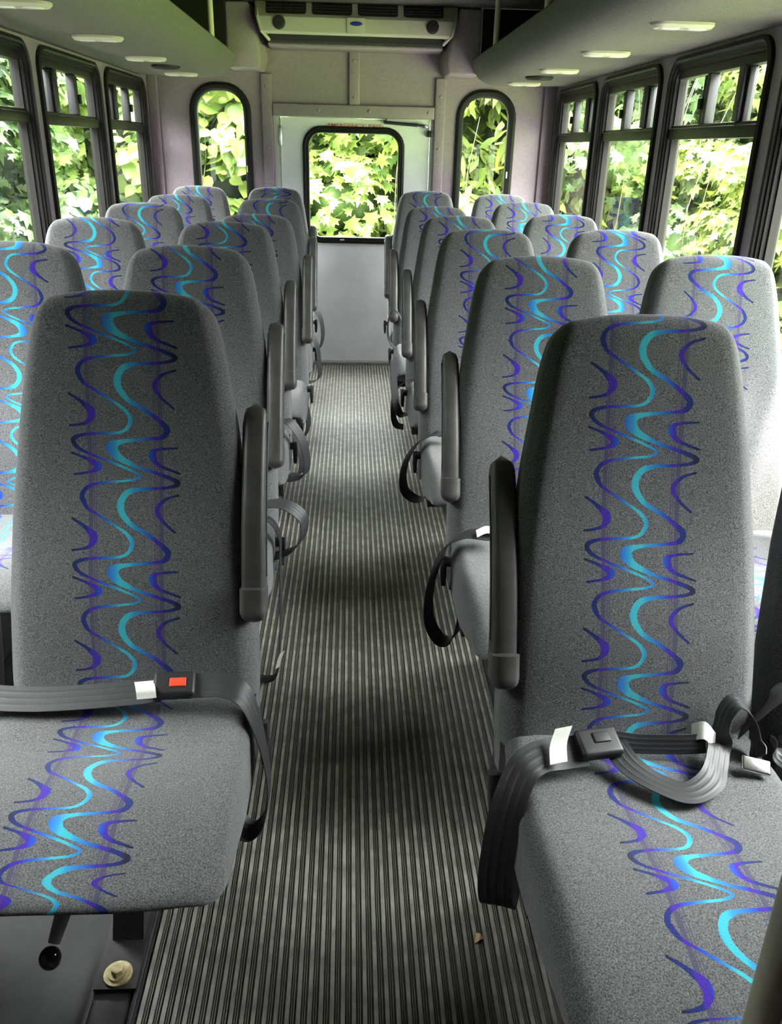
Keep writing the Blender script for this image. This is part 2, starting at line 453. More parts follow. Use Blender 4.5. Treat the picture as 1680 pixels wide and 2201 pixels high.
def skin_loops(loops, to3, F_extra=None, close=True):
    """loft a list of equal length 2D loops, each (loop, depth) -> V,F"""
    V = []; F = []
    n = len(loops[0][0])
    for lp, d in loops:
        V += [to3(a, b, d) for a, b in lp]
    for j in range(len(loops) - 1):
        for i in range(n):
            F.append((j * n + i, j * n + (i + 1) % n, (j + 1) * n + (i + 1) % n, (j + 1) * n + i))
    return V, F

def cell(mb, to3, rect, hole, r, d0, d1):
    """wall cell with a rounded hole, skins at depth d0 (inside) and d1 (outside)"""
    h = rrect(*hole, r); a0, a1, b0, b1 = rect
    ca, cb = (hole[0] + hole[1]) / 2, (hole[2] + hole[3]) / 2
    out = []
    for (a, b) in h:
        da, db = a - ca, b - cb
        ta = ((a1 if da > 0 else a0) - ca) / da if abs(da) > 1e-9 else 1e9
        tb = ((b1 if db > 0 else b0) - cb) / db if abs(db) > 1e-9 else 1e9
        t = min(ta, tb); out.append([ca + da * t, cb + db * t])
    for (qa, qb) in ((a0, b0), (a1, b0), (a1, b1), (a0, b1)):
        i = min(range(len(out)), key=lambda k: (out[k][0] - qa) ** 2 + (out[k][1] - qb) ** 2); out[i] = [qa, qb]
    V, F = skin_loops([(out, d0), (h, d0), (h, d1), (out, d1)], to3)
    mb.add(V, F)

def ring(name, to3, hole, r, steps, mat, parent):
    """window frame: steps = [(inset, depth)...] lofted into a closed ring"""
    L_ = [(rrect(hole[0] + i, hole[1] - i, hole[2] + i, hole[3] - i, max(r - i, .012)), d) for i, d in steps]
    L_.append(L_[0]); V, F = skin_loops(L_, to3)
    me = mesh_from(name, V, F); bm = bmesh.new(); bm.from_mesh(me); bmesh.ops.remove_doubles(bm, verts=bm.verts[:], dist=1e-6)
    bpy.data.meshes.remove(me); me = from_bm(name, bm)
    o = link(name, me, mat, parent); sharp(me, 30); return o

def pane(name, to3, rect, r, d, parent, th=.004):
    h = rrect(*rect, r); n = len(h)
    V = [to3(a, b, d) for a, b in h]
    me = mesh_from(name, V, [tuple(range(n))]); o = link(name, me, M['glass'], parent, smooth=False); return o

WIN = [(2.515 + .8825 * k, 2.515 + .8825 * k + .79) for k in range(2, -3, -1)]   # rear to front
WZ0, WZ1 = .70, 1.572
wcount = 0
win_words = ['rearmost', 'second from the rear', 'third from the rear', 'fourth from the rear', 'foremost']
for side, sx in (('left', -1), ('right', 1)):
    to3 = lambda a, b, d, sx=sx: (sx * (W + d), a, b)
    mb = MB()
    ends = [D + .03] + [(WIN[k][0] + WIN[k + 1][1]) / 2 for k in range(len(WIN) - 1)] + [WIN[-1][0] - .05]
    for k, (a, b) in enumerate(WIN):
        lo, hi = ends[k + 1], min(ends[k], b + .05)
        cell(mb, to3, (lo, hi, .62, 1.61), (a, b, WZ0, WZ1), .075, 0, .055)
    def slab(a0, a1, b0, b1):
        x0, x1 = sorted((sx * W, sx * (W + .055))); mb.box(x0, x1, a0, a1, b0, b1)
    slab(Y0, D + .03, -.05, .62); slab(Y0, D + .03, 1.61, ZC + .03)
    slab(WIN[0][1] + .05, D + .03, .62, 1.61); slab(Y0, WIN[-1][0] - .05, .62, 1.61)
    tag(mb.build('wall_' + side, M['wall'], smooth=False), 'lavender grey %s side wall with a row of windows' % side, 'wall', kind='structure')
    for k, (a, b) in enumerate(WIN):
        wcount += 1
        w = empty('window_%d' % wcount, (sx * W, (a + b) / 2, WZ0), 'black framed sliding window, %s on the %s wall' % (win_words[k], side), 'window', kind='structure')
        inv = Matrix.Translation((-sx * W, -(a + b) / 2, -WZ0))
        t3 = lambda p, q, d, sx=sx, a=a, b=b: (sx * d, p - (a + b) / 2, q - WZ0)
        ring('window_frame', t3, (a, b, WZ0, WZ1), .075, [(-.006, -.003), (-.006, -.012), (.006, -.016), (.012, -.012), (.014, -.004), (.022, -.004), (.024, .004), (.032, .004), (.034, .016), (.042, .016), (.044, .04), (.02, .056), (-.006, .056)], M['frame'], w)
        cyy = (a + b) / 2; ga, gb = a + .04, b - .04
        def bx(y0, y1, z0, z1, d0, d1):
            x0, x1 = sorted((sx * d0, sx * d1)); return MB().box(x0, x1, y0 - cyy, y1 - cyy, z0 - WZ0, z1 - WZ0)
        tb = bx(ga - .004, gb + .004, 1.317, 1.352, .004, .05); tb2 = bx(ga - .004, gb + .004, 1.352, 1.362, .012, .05)
        n = len(tb.V); tb.add(tb2.V, tb2.F); tb.build('transom_bar', M['frame'], w, bevel=.002)
        tp = bx(ga - .004, gb + .004, 1.512, 1.545, .010, .05); tp.build('head_rail', M['frame'], w, bevel=.002)
        pane('lower_pane', t3, (ga, gb, WZ0 + .04, 1.32), .03, .036, w)
        pane('upper_pane', t3, (ga, gb, 1.355, 1.515), .01, .030, w)
        if k < 5:
            for (yy, wd, mt, d) in ((a + .205, .040, 'black', .002), (a + .475, .026, 'black', .010)):
                bx(yy - wd / 2, yy + wd / 2, 1.362, 1.512, d, .045).build('sash_stile', M[mt], w, bevel=.004)
                off = -.024 if yy < cyy else .024
                bx(yy + off - .010, yy + off + .016, 1.358, 1.508, .014, .030).build('sash_seal', M['stile'], w, bevel=.002)
            yy = a + .505
            bx(yy - .008, yy + .008, 1.405, 1.44, .0, .012).build('sash_latch', M['steel'], w, bevel=.003)

# rear wall, with two tall windows and the emergency door opening
tor = lambda a, b, d: (a, D + d, b)
RW_ = [(-.909, -.59), (.592, .911)]; RZ = (.70, 1.568)
mb = MB()
for (a, b) in RW_:
    x0, x1 = (-W, -.455) if a < 0 else (.455, W)
    cell(mb, tor, (x0, x1, .55, 1.66), (a, b, *RZ), .135, 0, .055)
    mb.box(x0, x1, D, D + .055, -.05, .55); mb.box(x0, x1, D, D + .055, 1.66, ZC + .03)
mb.box(-.455, .455, D, D + .055, 1.425, ZC + .03)
tag(mb.build('wall_back', M['wall'], smooth=False), 'lavender rear wall around the white emergency door', 'wall', kind='structure')
for k, (a, b) in enumerate(RW_):
    wcount += 1; cx_ = (a + b) / 2
    w = empty('window_%d' % wcount, (cx_, D, RZ[0]), 'tall narrow rear window with rounded black gasket, %s of the emergency door' % ('left' if k == 0 else 'right'), 'window', kind='structure')
    t3 = lambda p, q, d, cx_=cx_: (p - cx_, d, q - RZ[0])
    ring('window_gasket', t3, (a, b, *RZ), .135, [(-.012, -.002), (-.010, -.010), (.004, -.015), (.020, -.012), (.030, -.002), (.032, .03), (.02, .056), (-.004, .056)], M['rubber'], w)
    pane('window_pane', t3, (a + .03, b - .03, RZ[0] + .03, RZ[1] - .03), .105, .022, w)
    mk = MB().box((b if k == 0 else b) - .024 - cx_, b - .018 - cx_, -.019, -.013, .42, .455); mk.build('gasket_mark', M['label'], w)

# emergency door
DZ = 1.42
door = empty('door_1', (0, D, 0), 'white emergency exit door in the rear wall with a rounded window', 'door', kind='structure')
t3 = lambda p, q, d: (p, d, q)
mb = MB()
cell(mb, t3, (-.413, .432, .025, DZ - .006), (-.286, .284, .744, 1.366), .10, .012, .045)
mb.build('door_leaf', M['door'], door, smooth=False)
mb = MB(); mb.box(-.455, -.418, .004, .05, 0, DZ); mb.box(.437, .455, .004, .05, 0, DZ); mb.box(-.455, .455, .006, .05, DZ - .004, DZ + .006)
mb.build('door_frame', M['doorframe'], door, bevel=.002)
MB().box(-.455, .455, -.012, .05, 0, .022).build('threshold', M['greysteel'], door, bevel=.003)
ring('window_gasket', t3, (-.286, .284, .744, 1.366), .10, [(-.008, .012), (-.006, .002), (.006, -.004), (.014, .000), (.018, -.003), (.027, -.001), (.030, .02), (.02, .05), (-.004, .05)], M['rubber'], door)
pane('window_pane', t3, (-.258, .256, .772, 1.338), .075, .025, door)
MB().box(-.08, -.055, -.005, .002, .755, .761).build('gasket_mark', M['label'], door)
h = MB(); h.tube([(-.4155, .004, .06), (-.4155, .004, 1.41)], .0045, 8)
h.build('piano_hinge', M['doorframe'], door)
h = MB(); h.box(-.424, -.407, -.004, .012, 1.27, 1.365); h.tube([(-.4155, -.004, 1.265), (-.4155, -.004, 1.37)], .006, 10)
h.build('hinge_plate', M['chrome'], door, bevel=.002)
st = MB(); st.tube([(.168, -.03, 1.398), (.36, -.03, 1.388)], .0095, 14); st.tube([(.36, -.03, 1.388), (.405, -.03, 1.3855)], .006, 10)
strut = st.build('gas_strut', M['black'], door)
e_ = MB(); e_.box(.176, .190, -.034, .012, 1.392, 1.416); e_.box(.385, .418, -.036, .012, 1.374, 1.388); e_.ellipsoid((.404, -.032, 1.385), .008, .008, .008)
e_.build('strut_bracket', M['chrome'], strut, bevel=.002)
lt = MB(); lt.box(.418, .447, -.016, .012, 1.328, 1.362); lt.tube([(.427, -.018, 1.335), (.427, -.018, 1.355)], .004); lt.tube([(.438, -.018, 1.335), (.438, -.018, 1.355)], .004)
lt.build('door_catch', M['steel'], door, bevel=.002)

def text_mesh(name, body, width, height, mat, parent, loc, bold=.0, italic=0):
    cu = bpy.data.curves.new(name, 'FONT'); cu.body = body; cu.extrude = .01; cu.align_x = 'CENTER'; cu.align_y = 'CENTER'; cu.offset = bold; cu.shear = italic
    t = bpy.data.objects.new(name, cu); COL.objects.link(t); bpy.context.view_layer.update()
    me = bpy.data.meshes.new_from_object(t.evaluated_get(bpy.context.evaluated_depsgraph_get())); bpy.data.objects.remove(t)
    n = len(me.vertices); co = np.zeros(n * 3); me.vertices.foreach_get('co', co); co = co.reshape(-1, 3)
    mn, mx = co.min(0), co.max(0); c = (mn + mx) / 2
    co[:, 0] = (co[:, 0] - c[0]) * width / (mx[0] - mn[0]); co[:, 1] = (co[:, 1] - c[1]) * height / (mx[1] - mn[1]); co[:, 2] = (co[:, 2] - c[2]) / (mx[2] - mn[2] + 1e-9) * .0012
    co2 = np.stack([co[:, 0], -co[:, 2], co[:, 1]], 1); me.vertices.foreach_set('co', co2.ravel()); me.materials.clear()
    o = link(name, me, mat, parent, smooth=False); o.location = loc; return o
sg = MB().box(-.158, .170, .0095, .012, 1.3665, 1.3905).build('exit_sticker', M['sign'], door)
sg['label'] = 'pale sticker with red EMERGENCY EXIT lettering'
text_mesh('red_lettering', 'EMERGENCY  EXIT', .305, .0165, M['redtext'], sg, (.006, .0088, 1.3785), bold=.012)
for xx in (-.155, .166):
    MB().box(xx - .003, xx + .003, .0085, .0095, 1.371, 1.376).build('sticker_mark', M['redtext'], sg)
dl = text_mesh('black_door_lettering', 'LE', .030, .024, M['blacktext'], door, (-.232, .0108, .722), bold=.02, italic=.2)
MB().box(-.250, -.216, .0105, .012, .697, .7005).build('lettering_underline', M['blacktext'], dl)

# trim strips with round screw covers
trim_n = [0]
def trim(label, box, screws, axis='z'):
    trim_n[0] += 1
    x0, x1, y0, y1, z0, z1 = box
    o = tag(MB().box(*box).build('trim_%d' % trim_n[0], M['wall'], bevel=.006), label, 'trim', kind='structure')
    for (sx_, sz_) in screws:
        s = MB().ellipsoid((sx_, y0, sz_), .0095, .005, .0095); s.build('screw_cover', M['wall'], o)
    return o
trim('upright lavender trim strip left of the emergency door', (-.517, -.458, D - .018, D, .0, 1.628), [(-.488, 1.565), (-.488, 1.25)])
trim('upright lavender trim strip right of the emergency door', (.456, .514, D - .018, D, .0, 1.628), [(.486, 1.535), (.484, 1.265)])
trim('level lavender trim strip above the emergency door', (-.456, .454, D - .022, D, 1.418, 1.482), [(-.20, 1.452), (.085, 1.452), (.42, 1.452)])
trim('short upright trim strip between the door header and the air conditioner', (-.029, .031, D - .016, D, 1.482, 1.745), [(.0, 1.70), (.0, 1.52)])
trim('corner trim strip at the left end of the rear wall', (-W, -1.085, D - .022, D, 0, 1.64), [(-1.115, 1.16)])
trim('corner trim strip at the right end of the rear wall', (1.072, W, D - .022, D, 0, 1.64), [(1.105, 1.18)])

# ceiling and the front end of the bus behind the photographer
tag(MB().box(-W, W, Y0, D + .03, ZC, ZC + .04).build('ceiling', M['ceil'], smooth=False), 'plain grey ceiling above the luggage shelves', 'ceiling', kind='structure')
tag(MB().box(-W - .05, W + .05, Y0 - .05, Y0, -.05, ZC + .03).build('wall_front', M['wall'], smooth=False), 'lavender bulkhead behind the viewer, added to block light from the front', 'wall', kind='structure')  # solid bulkhead put in place of a windscreen to cut front daylight

# seat tracks in the floor
for s, nm in ((-1, 'left'), (1, 'right')):
    trim_n[0] += 1
    x0, x1 = sorted((s * .352, s * .428))
    mb = MB().box(x0, x1, Y0 + .05, D - .02, 0, .004); mb.box(x0, x0 + .006, Y0 + .05, D - .02, 0, .010); mb.box(x1 - .006, x1, Y0 + .05, D - .02, 0, .010)
    tag(mb.build('trim_%d' % trim_n[0], M['steel'], bevel=.001), 'black seat track along the %s edge of the aisle' % nm, 'seat track', kind='structure')

# ------------------------------------------------------------------ luggage shelves, lights, air conditioner
def bin_profile(s):
    p = [(W - .002, 1.590), (.78, 1.583), (.74, 1.585), (.70, 1.594), (.665, 1.612), (.640, 1.640), (.627, 1.672), (.624, 1.698), (.629, 1.705), (.640, 1.705), (.648, 1.697), (W - .002, 1.690)]
    return [(s * a, b) for a, b in p]
for s, nm in ((-1, 'left'), (1, 'right')):
    b = empty('luggage_shelf', (s * W, 2.3, 1.60), 'grey green felt luggage shelf above the %s windows' % nm, 'luggage shelf', 'luggage shelves above the windows')
    off = Vector((-s * W, -2.3, -1.60))
    P = bin_profile(s); n = len(P); ya, yb = Y0 + .3, 4.93
    ys = [ya, yb - .0]
    V = [Vector((x, y, z)) + off for y in ys for x, z in P]; F = [(i, (i + 1) % n, n + (i + 1) % n, n + i) for i in range(n)]
    F += [tuple(range(n - 1, -1, -1)), tuple(n + i for i in range(n))]
    me = mesh_from('shelf_body', V, F); o = link('shelf_body', me, M['felt'], b); sharp(me, 40)
    x0, x1 = sorted((s * (W - .02), s * (W - .004)))
    mb = MB().box(x0 + off.x, x1 + off.x, ya + off.y, yb + off.y, 1.70 + off.z, ZC - .004 + off.z)
    xx0, xx1 = sorted((s * .665, s * (W - .02))); mb.box(xx0 + off.x, xx1 + off.x, yb - .006 + off.y, yb + off.y, 1.70 + off.z, ZC - .004 + off.z)
    mb.box(min(s * .65, s * (W - .02)) + off.x, max(s * .65, s * (W - .02)) + off.x, ya + off.y, yb + off.y, 1.699 + off.z, 1.703 + off.z)
    mb.build('shelf_shade_panel', M['shelf_shade'], b, smooth=False)  # near-black panels, the shade inside the open shelf put into their colour
    for yy in (4.28, 3.18, 2.08, .98):
        MB().tube([(s * .642 + off.x, yy + off.y, 1.69 + off.z), (s * .642 + off.x, yy + off.y, ZC - .003 + off.z)], .013, 14).build('support_pole', M['beige'], b)
    # end fairing beside the air conditioner
    x0, x1 = sorted((s * .49, s * .70)); 
    fb = MB(); zb = 1.632
    V = [(s * .665, 4.93, ZC - .004), (s * .545, 4.93, ZC - .004), (s * .490, 4.95, zb + .06), (s * .500, 4.95, zb), (s * .665, 4.93, zb),
         (s * .665, D - .001, ZC - .004), (s * .515, D - .001, ZC - .004), (s * .470, D - .001, zb + .06), (s * .490, D - .001, zb), (s * .665, D - .001, zb)]
    fb.add(V, [(4, 3, 2, 1, 0), (5, 6, 7, 8, 9), (0, 1, 6, 5), (1, 2, 7, 6), (2, 3, 8, 7), (3, 4, 9, 8), (4, 0, 5, 9)])
    tag(fb.build('corner_duct', M['wall'], bevel=.012), 'lavender corner duct cover beside the air conditioner on the %s' % nm, 'duct cover', 'duct covers beside the air conditioner')
    words = ['nearest', 'second', 'third', 'farthest']
    for i, yy in enumerate((2.48, 3.20, 3.90, 4.67)):
        L_ = empty('reading_light', (s * .86, yy, 1.5815), 'cream twin reading light under the %s luggage shelf, %s of the four' % (nm, words[i]), 'reading light', 'reading lights under the luggage shelves')
        V = []; 
        body = []
        lp = rrect(-.083, .083, -.034, .034, .030, 6); lp2 = rrect(-.076, .076, -.027, .027, .024, 6)
        V, F = skin_loops([(lp, .003), (lp, -.004), (lp2, -.011)], lambda a, bb, d: (a, bb, d)); nn = len(lp)
        F.append(tuple(2 * nn + i2 for i2 in range(nn)))
        me = mesh_from('lamp_housing', V, F); o = link('lamp_housing', me, M['lamp'], L_); sharp(me, 30)
        for q in (-.036, .036):
            lp3 = rrect(q - .026, q + .026, -.015, .015, .008, 4)
            V, F = skin_loops([(lp3, -.0112), (rrect(q - .024, q + .024, -.013, .013, .007, 4), -.0135)], lambda a, bb, d: (a, bb, d)); F.append(tuple(len(lp3) + i2 for i2 in range(len(lp3))))
            me = mesh_from('lamp_lens', V, F); link('lamp_lens', me, M['lens'], L_)
    sp_ = empty('ceiling_speaker', (s * .855, 4.28, 1.582), 'round dark speaker grille under the %s luggage shelf' % nm, 'speaker', 'speakers under the luggage shelves')
    g = MB(); g.tube([(0, 0, .002), (0, 0, -.006), (0, 0, -.009)], [.064, .064, .052], 32); g.build('grille', M['grille'], sp_)
    g = MB()
    for k in range(6): 
        rr_ = .058 - .008 * k; g.tube([(rr_ * math.cos(t * PI / 16), rr_ * math.sin(t * PI / 16), -.0095) for t in range(33)], .0012, 5, cap=False)
    g.build('grille_ring', M['black'], sp_)

ac = empty('air_conditioner', (0, 5.0, 1.77), 'cream rear air conditioner with four dark vents and a blue oval badge', 'air conditioner')
acp = [(5.0 - 5.0, 1.800), (4.885 - 5.0, 1.789), (4.868 - 5, 1.792), (4.862 - 5, 1.800), (4.866 - 5, 1.865), (4.875 - 5, 1.873), (4.926 - 5, ZC - .002), (D - .002 - 5, ZC - .002), (D - .002 - 5, 1.800)]
hw = [.470, .478, .484, .492, .512, .516, .522, .480, .470]
V = []; F = []; n = len(acp)
for sx in (-1, 1):
    V += [(sx * hw[i] + .012, y, z - 1.77) for i, (y, z) in enumerate(acp)]
F = [(i, (i + 1) % n, n + (i + 1) % n, n + i) for i in range(n)] + [tuple(range(n - 1, -1, -1)), tuple(n + i for i in range(n))]
mb = MB(); mb.add(V, F)
o = mb.build('housing', M['cream'], ac, bevel=.004)
for sx in (-1, 1):   # cheek ribs at both ends
    mb = MB(); mb.tube([(sx * .512 + .012, 4.915 - 5, ZC - .03 - 1.77), (sx * .506 + .012, 4.866 - 5, 1.862 - 1.77), (sx * .488 + .012, 4.864 - 5, 1.80 - 1.77), (sx * .452 + .012, 4.92 - 5, 1.766 - 1.77)], .008, 10); mb.build('housing_rib', M['cream'], ac)
MB().box(-.445, .465, 4.915 - 5, D - .01 - 5, 1.762 - 1.77, 1.80 - 1.77).build('intake_slot', M['grille'], ac, smooth=False)
dz = ZC - .002 - 1.873; dy = .051; ln = math.hypot(dz, dy)
for k in range(4):
    x0 = -.452 + k * .2345
    def on(a, t, lift):      # point on the sloping upper face
        return (a, 4.875 - 5 + dy * t - lift * dz / ln, 1.873 - 1.77 + dz * t + lift * dy / ln)
    lp = rrect(x0, x0 + .205, .16, 1.2, .05, 5)
    lp = [(a, t) for a, t in rrect(x0, x0 + .205, .0, .178, .016, 5)]
    V = [on(a, .16 + t / .178 * 1.0 if t > .02 else .16 + t / .178, .0015) for a, t in lp]
    V = [on(a, min(.06 + t / ln * .98, .985), .0025) for a, t in lp]
    me = mesh_from('vent_opening', V, [tuple(range(len(V)))]); ob = link('vent_opening', me, M['grille'], ac, smooth=False)
    mb = MB()
    for q in range(1, 4):
        t = .10 + q * .21; A = on(x0 + .006, t, .004); B = on(x0 + .199, t, .004); mb.tube([A, B], .0016, 6)
    for q in range(1, 8):
        A = on(x0 + q * .0255, .1, .004); B = on(x0 + q * .0255, .97, .004); mb.tube([A, B], .0012, 5)
    mb.build('vent_louver', M['black'], ob)
for sx in (-1, 1):
    kx = sx * .392 + .008
    mb = MB(); mb.tube([(kx, 4.866 - 5, 1.838 - 1.77), (kx, 4.856 - 5, 1.838 - 1.77), (kx, 4.853 - 5, 1.838 - 1.77)], [.032, .032, .026], 28)
    kn = mb.build('round_outlet', M['grille'], ac)
    mb = MB()
    for q in range(-3, 4):
        z_ = q * .007; hw_ = math.sqrt(max(.024 ** 2 - z_ ** 2, 1e-6)); mb.box(kx - hw_, kx + hw_, 4.8505 - 5, 4.854 - 5, 1.838 - 1.77 + z_ - .0012, 1.838 - 1.77 + z_ + .0012)
    mb.build('outlet_slat', M['black'], kn)
MB().box(-.040, .052, 4.858 - 5, 4.866 - 5, 1.797 - 1.77, 1.869 - 1.77).build('badge_plate', M['cream'], ac, bevel=.002)
MB().ellipsoid((.008, 4.858 - 5, 1.842 - 1.77), .032, .003, .0105, 32, 12).build('blue_badge', M['blue'], ac)
mb = MB(); mb.box(-.455, .47, D - .20 - 5, D - .002 - 5, 1.742 - 1.77, 1.764 - 1.77)
o = mb.build('lower_ledge', M['wall'], ac, bevel=.010)

# ------------------------------------------------------------------ seats
TH = math.atan(.195 / .635)
ZB = .41
def interp(x, T):
    for i in range(len(T) - 1):
        if x <= T[i + 1][0]:
            t = (x - T[i][0]) / (T[i + 1][0] - T[i][0]); t = max(0, min(1, t)); return T[i][1] + (T[i + 1][1] - T[i][1]) * t
    return T[-1][1]
WT = [(-.10, .204), (.03, .208), (.145, .205), (.31, .194), (.445, .178), (.535, .164), (.60, .154), (.667, .146)]
TT = [(-.10, .115), (.1, .112), (.35, .095), (.55, .080), (.667, .070)]
def make_backrest():
    s0, s1 = -.10, .667; c = (s0 + s1) / 2; hz = (s1 - s0) / 2
    bm = rounded_box(.2, .05, hz, .033, 18, 4, 40, 5)
    for v in bm.verts:
        s = v.co.z + c; x = v.co.x / .2; y = v.co.y / .05
        w = interp(s, WT); t = interp(s, TT)
        # wider rounded shoulders, crowned top
        k = max(0, (s - .56) / .107)
        sh = 1 - .10 * k ** 3
        s2 = s - .016 * k * abs(x) ** 2.4
        yy = (y + 1) / 2 * t
        front = max(0, -y)
        # contour: soft lumbar swell, shallow hollow in the middle, side bolsters
        yy -= front * .012 * math.exp(-((s - .17) / .12) ** 2) * (1 - .5 * x * x)
        yy += front * .010 * (1 - x * x) * math.exp(-((s - .40) / .16) ** 2)
        yy += front * .014 * max(0, (abs(x) - .80) / .2) ** 2
        v.co = Vector((x * w * sh, yy, s2))
    me = from_bm('backrest', bm); me.materials.append(M['fab_back']); return me
def make_cushion():
    y0, y1, z0, z1 = -.452, .03, -.125, .012; hy = (y1 - y0) / 2; hz = (z1 - z0) / 2
    bm = rounded_box(.2, hy, hz, .028, 18, 26, 4, 5)
    for v in bm.verts:
        x = v.co.x / .2; y = v.co.y + (y0 + y1) / 2; z = v.co.z + (z0 + z1) / 2
        top = max(0, min(1, (z - z0) / (z1 - z0)))
        w = .208 - .008 * max(0, (y + .05) / .08)
        k = max(0, (-y - .30) / .152)            # front roll
        zz = z - top * .026 * k ** 2.2 + (1 - top) * .078 * max(0, min(1, (-y - .16) / .26)) ** 1.2
        zz += top * (.012 * math.exp(-((y + .27) / .12) ** 2) - .010 * (1 - x * x) * math.exp(-((y + .14) / .09) ** 2))
        zz -= top * .012 * max(0, (abs(x) - .75) / .25) ** 2
        yb = y + (1 - top) * .05 * max(0, (-y - .2) / .25)     # underside tucks back
        yb += .035 * max(0, abs(x) - .3) ** 2 * k               # front edge curves back at the corners
        v.co = Vector((x * w, yb, zz))
    me = from_bm('cushion', bm); me.materials.append(M['fab_cush']); return me
ME_BACK = make_backrest(); ME_CUSH = make_cushion()

def sweep(path, half, n=20, e=4.0):
    """superellipse tube: half = list of (hx, hd) along path in the y-z plane"""
    V = []; F = []; m = len(path)
    for i, (y, z) in enumerate(path):
        a = path[max(i - 1, 0)]; b_ = path[min(i + 1, m - 1)]; ty, tz = b_[0] - a[0], b_[1] - a[1]; l = math.hypot(ty, tz); ty /= l; tz /= l
        ny, nz = -tz, ty
        for k in range(n):
            t = 2 * PI * k / n; c, s = math.cos(t), math.sin(t)
            px = half[i][0] * math.copysign(abs(c) ** (2 / e), c); pd = half[i][1] * math.copysign(abs(s) ** (2 / e), s)
            V.append((px, y + ny * pd, z + nz * pd))
    for i in range(m - 1):
        for k in range(n): F.append((i * n + k, i * n + (k + 1) % n, (i + 1) * n + (k + 1) % n, (i + 1) * n + k))
    F.append(tuple(range(n - 1, -1, -1))); F.append(tuple((m - 1) * n + k for k in range(n)))
    return V, F
def make_armrest():
    # folded up beside the backrest; local origin at the pivot end
    path = []; half = []
    for k in range(29):
        t = k / 28; y = .155 * t - .020 * math.sin(PI * t); z = .322 * t
        e = min(t / .06, (1 - t) / .07, 1); e = math.sqrt(max(0, 1 - (1 - e) ** 2)) * .98 + .02
        w = .0195 + .001 * (1 - t); d = .028 - .006 * t
        path.append((y, z)); half.append((w * e, d * e))
    V, F = sweep(path, half); mb = MB(); mb.add(V, F)
    # long groove lines
    return mb.mesh('armrest')
def make_cap():
    path = []; half = []
    for k in range(13):
        t = k / 12; e = math.sqrt(max(0, 1 - (1 - min(t / .35, 1, (1 - t) / .08)) ** 2)) * .98 + .02
        path.append((-.012 + .022 * t - .004, -.006 + .060 * t)); half.append((.0222 * e, .0305 * e))
    V, F = sweep(path, half); mb = MB(); mb.add(V, F); return mb.mesh('pivot_cap')
ME_ARM = make_armrest(); ME_ARM.materials.append(M['arm']); ME_CAP = make_cap(); ME_CAP.materials.append(M['arm'])
def arm_trim():
    mb = MB()
    for sx in (-.0203, .0203):
        mb.tube([(sx, .155 * t - .020 * math.sin(PI * t) - .004, .322 * t) for t in [.2 + .06 * k for k in range(13)]], .0016, 6)
    return mb.mesh('armrest_seam')
ME_SEAM = arm_trim(); ME_SEAM.materials.append(M['black'])

def frame_mesh():
    mb = MB(); mb.box(-.195, .195, -.20, .06, -.150, -.118); mb.box(-.205, .205, -.02, .075, -.13, -.02); return mb.mesh('seat_frame')
ME_FRAME = frame_mesh(); ME_FRAME.materials.append(M['steel'])
def leg_mesh():
    mb = MB(); mb.box(-.026, .026, -.10, .10, .012, .262); mb.box(-.034, .034, -.24, .20, .005, .014)
    mb.add([(-.026, -.150, .014), (.026, -.150, .014), (.026, -.10, .014), (-.026, -.10, .014), (-.026, -.10, .12), (.026, -.10, .12)],
           [(0, 1, 2, 3), (0, 3, 4), (1, 5, 2), (0, 4, 5, 1), (3, 2, 5, 4)])
    return mb.mesh('seat_leg')
ME_LEG = leg_mesh(); ME_LEG.materials.append(M['steel'])
def lever_mesh():
    mb = MB(); mb.tube([(0, .0, 0), (.018, .0, 0)], .013, 14)
    V, F = sweep([(.006, .012), (.0, -.005), (-.014, -.03), (-.024, -.052)], [(.007, .012), (.008, .013), (.0075, .012), (.005, .007)]); mb.add([(v[0] + .020, v[1], v[2]) for v in V], F)
    return mb.mesh('recline_lever')
ME_LEVER = lever_mesh(); ME_LEVER.materials.append(M['black'])
def bolt_mesh():
    mb = MB(); mb.tube([(0, 0, .013), (0, 0, .018)], .023, 28); mb.tube([(0, 0, .018), (0, 0, .021)], .016, 24); mb.tube([(0, 0, .018), (0, 0, .030)], .010, 6); return mb.mesh('anchor_bolt')
ME_BOLT = bolt_mesh(); ME_BOLT.materials.append(M['brass'])

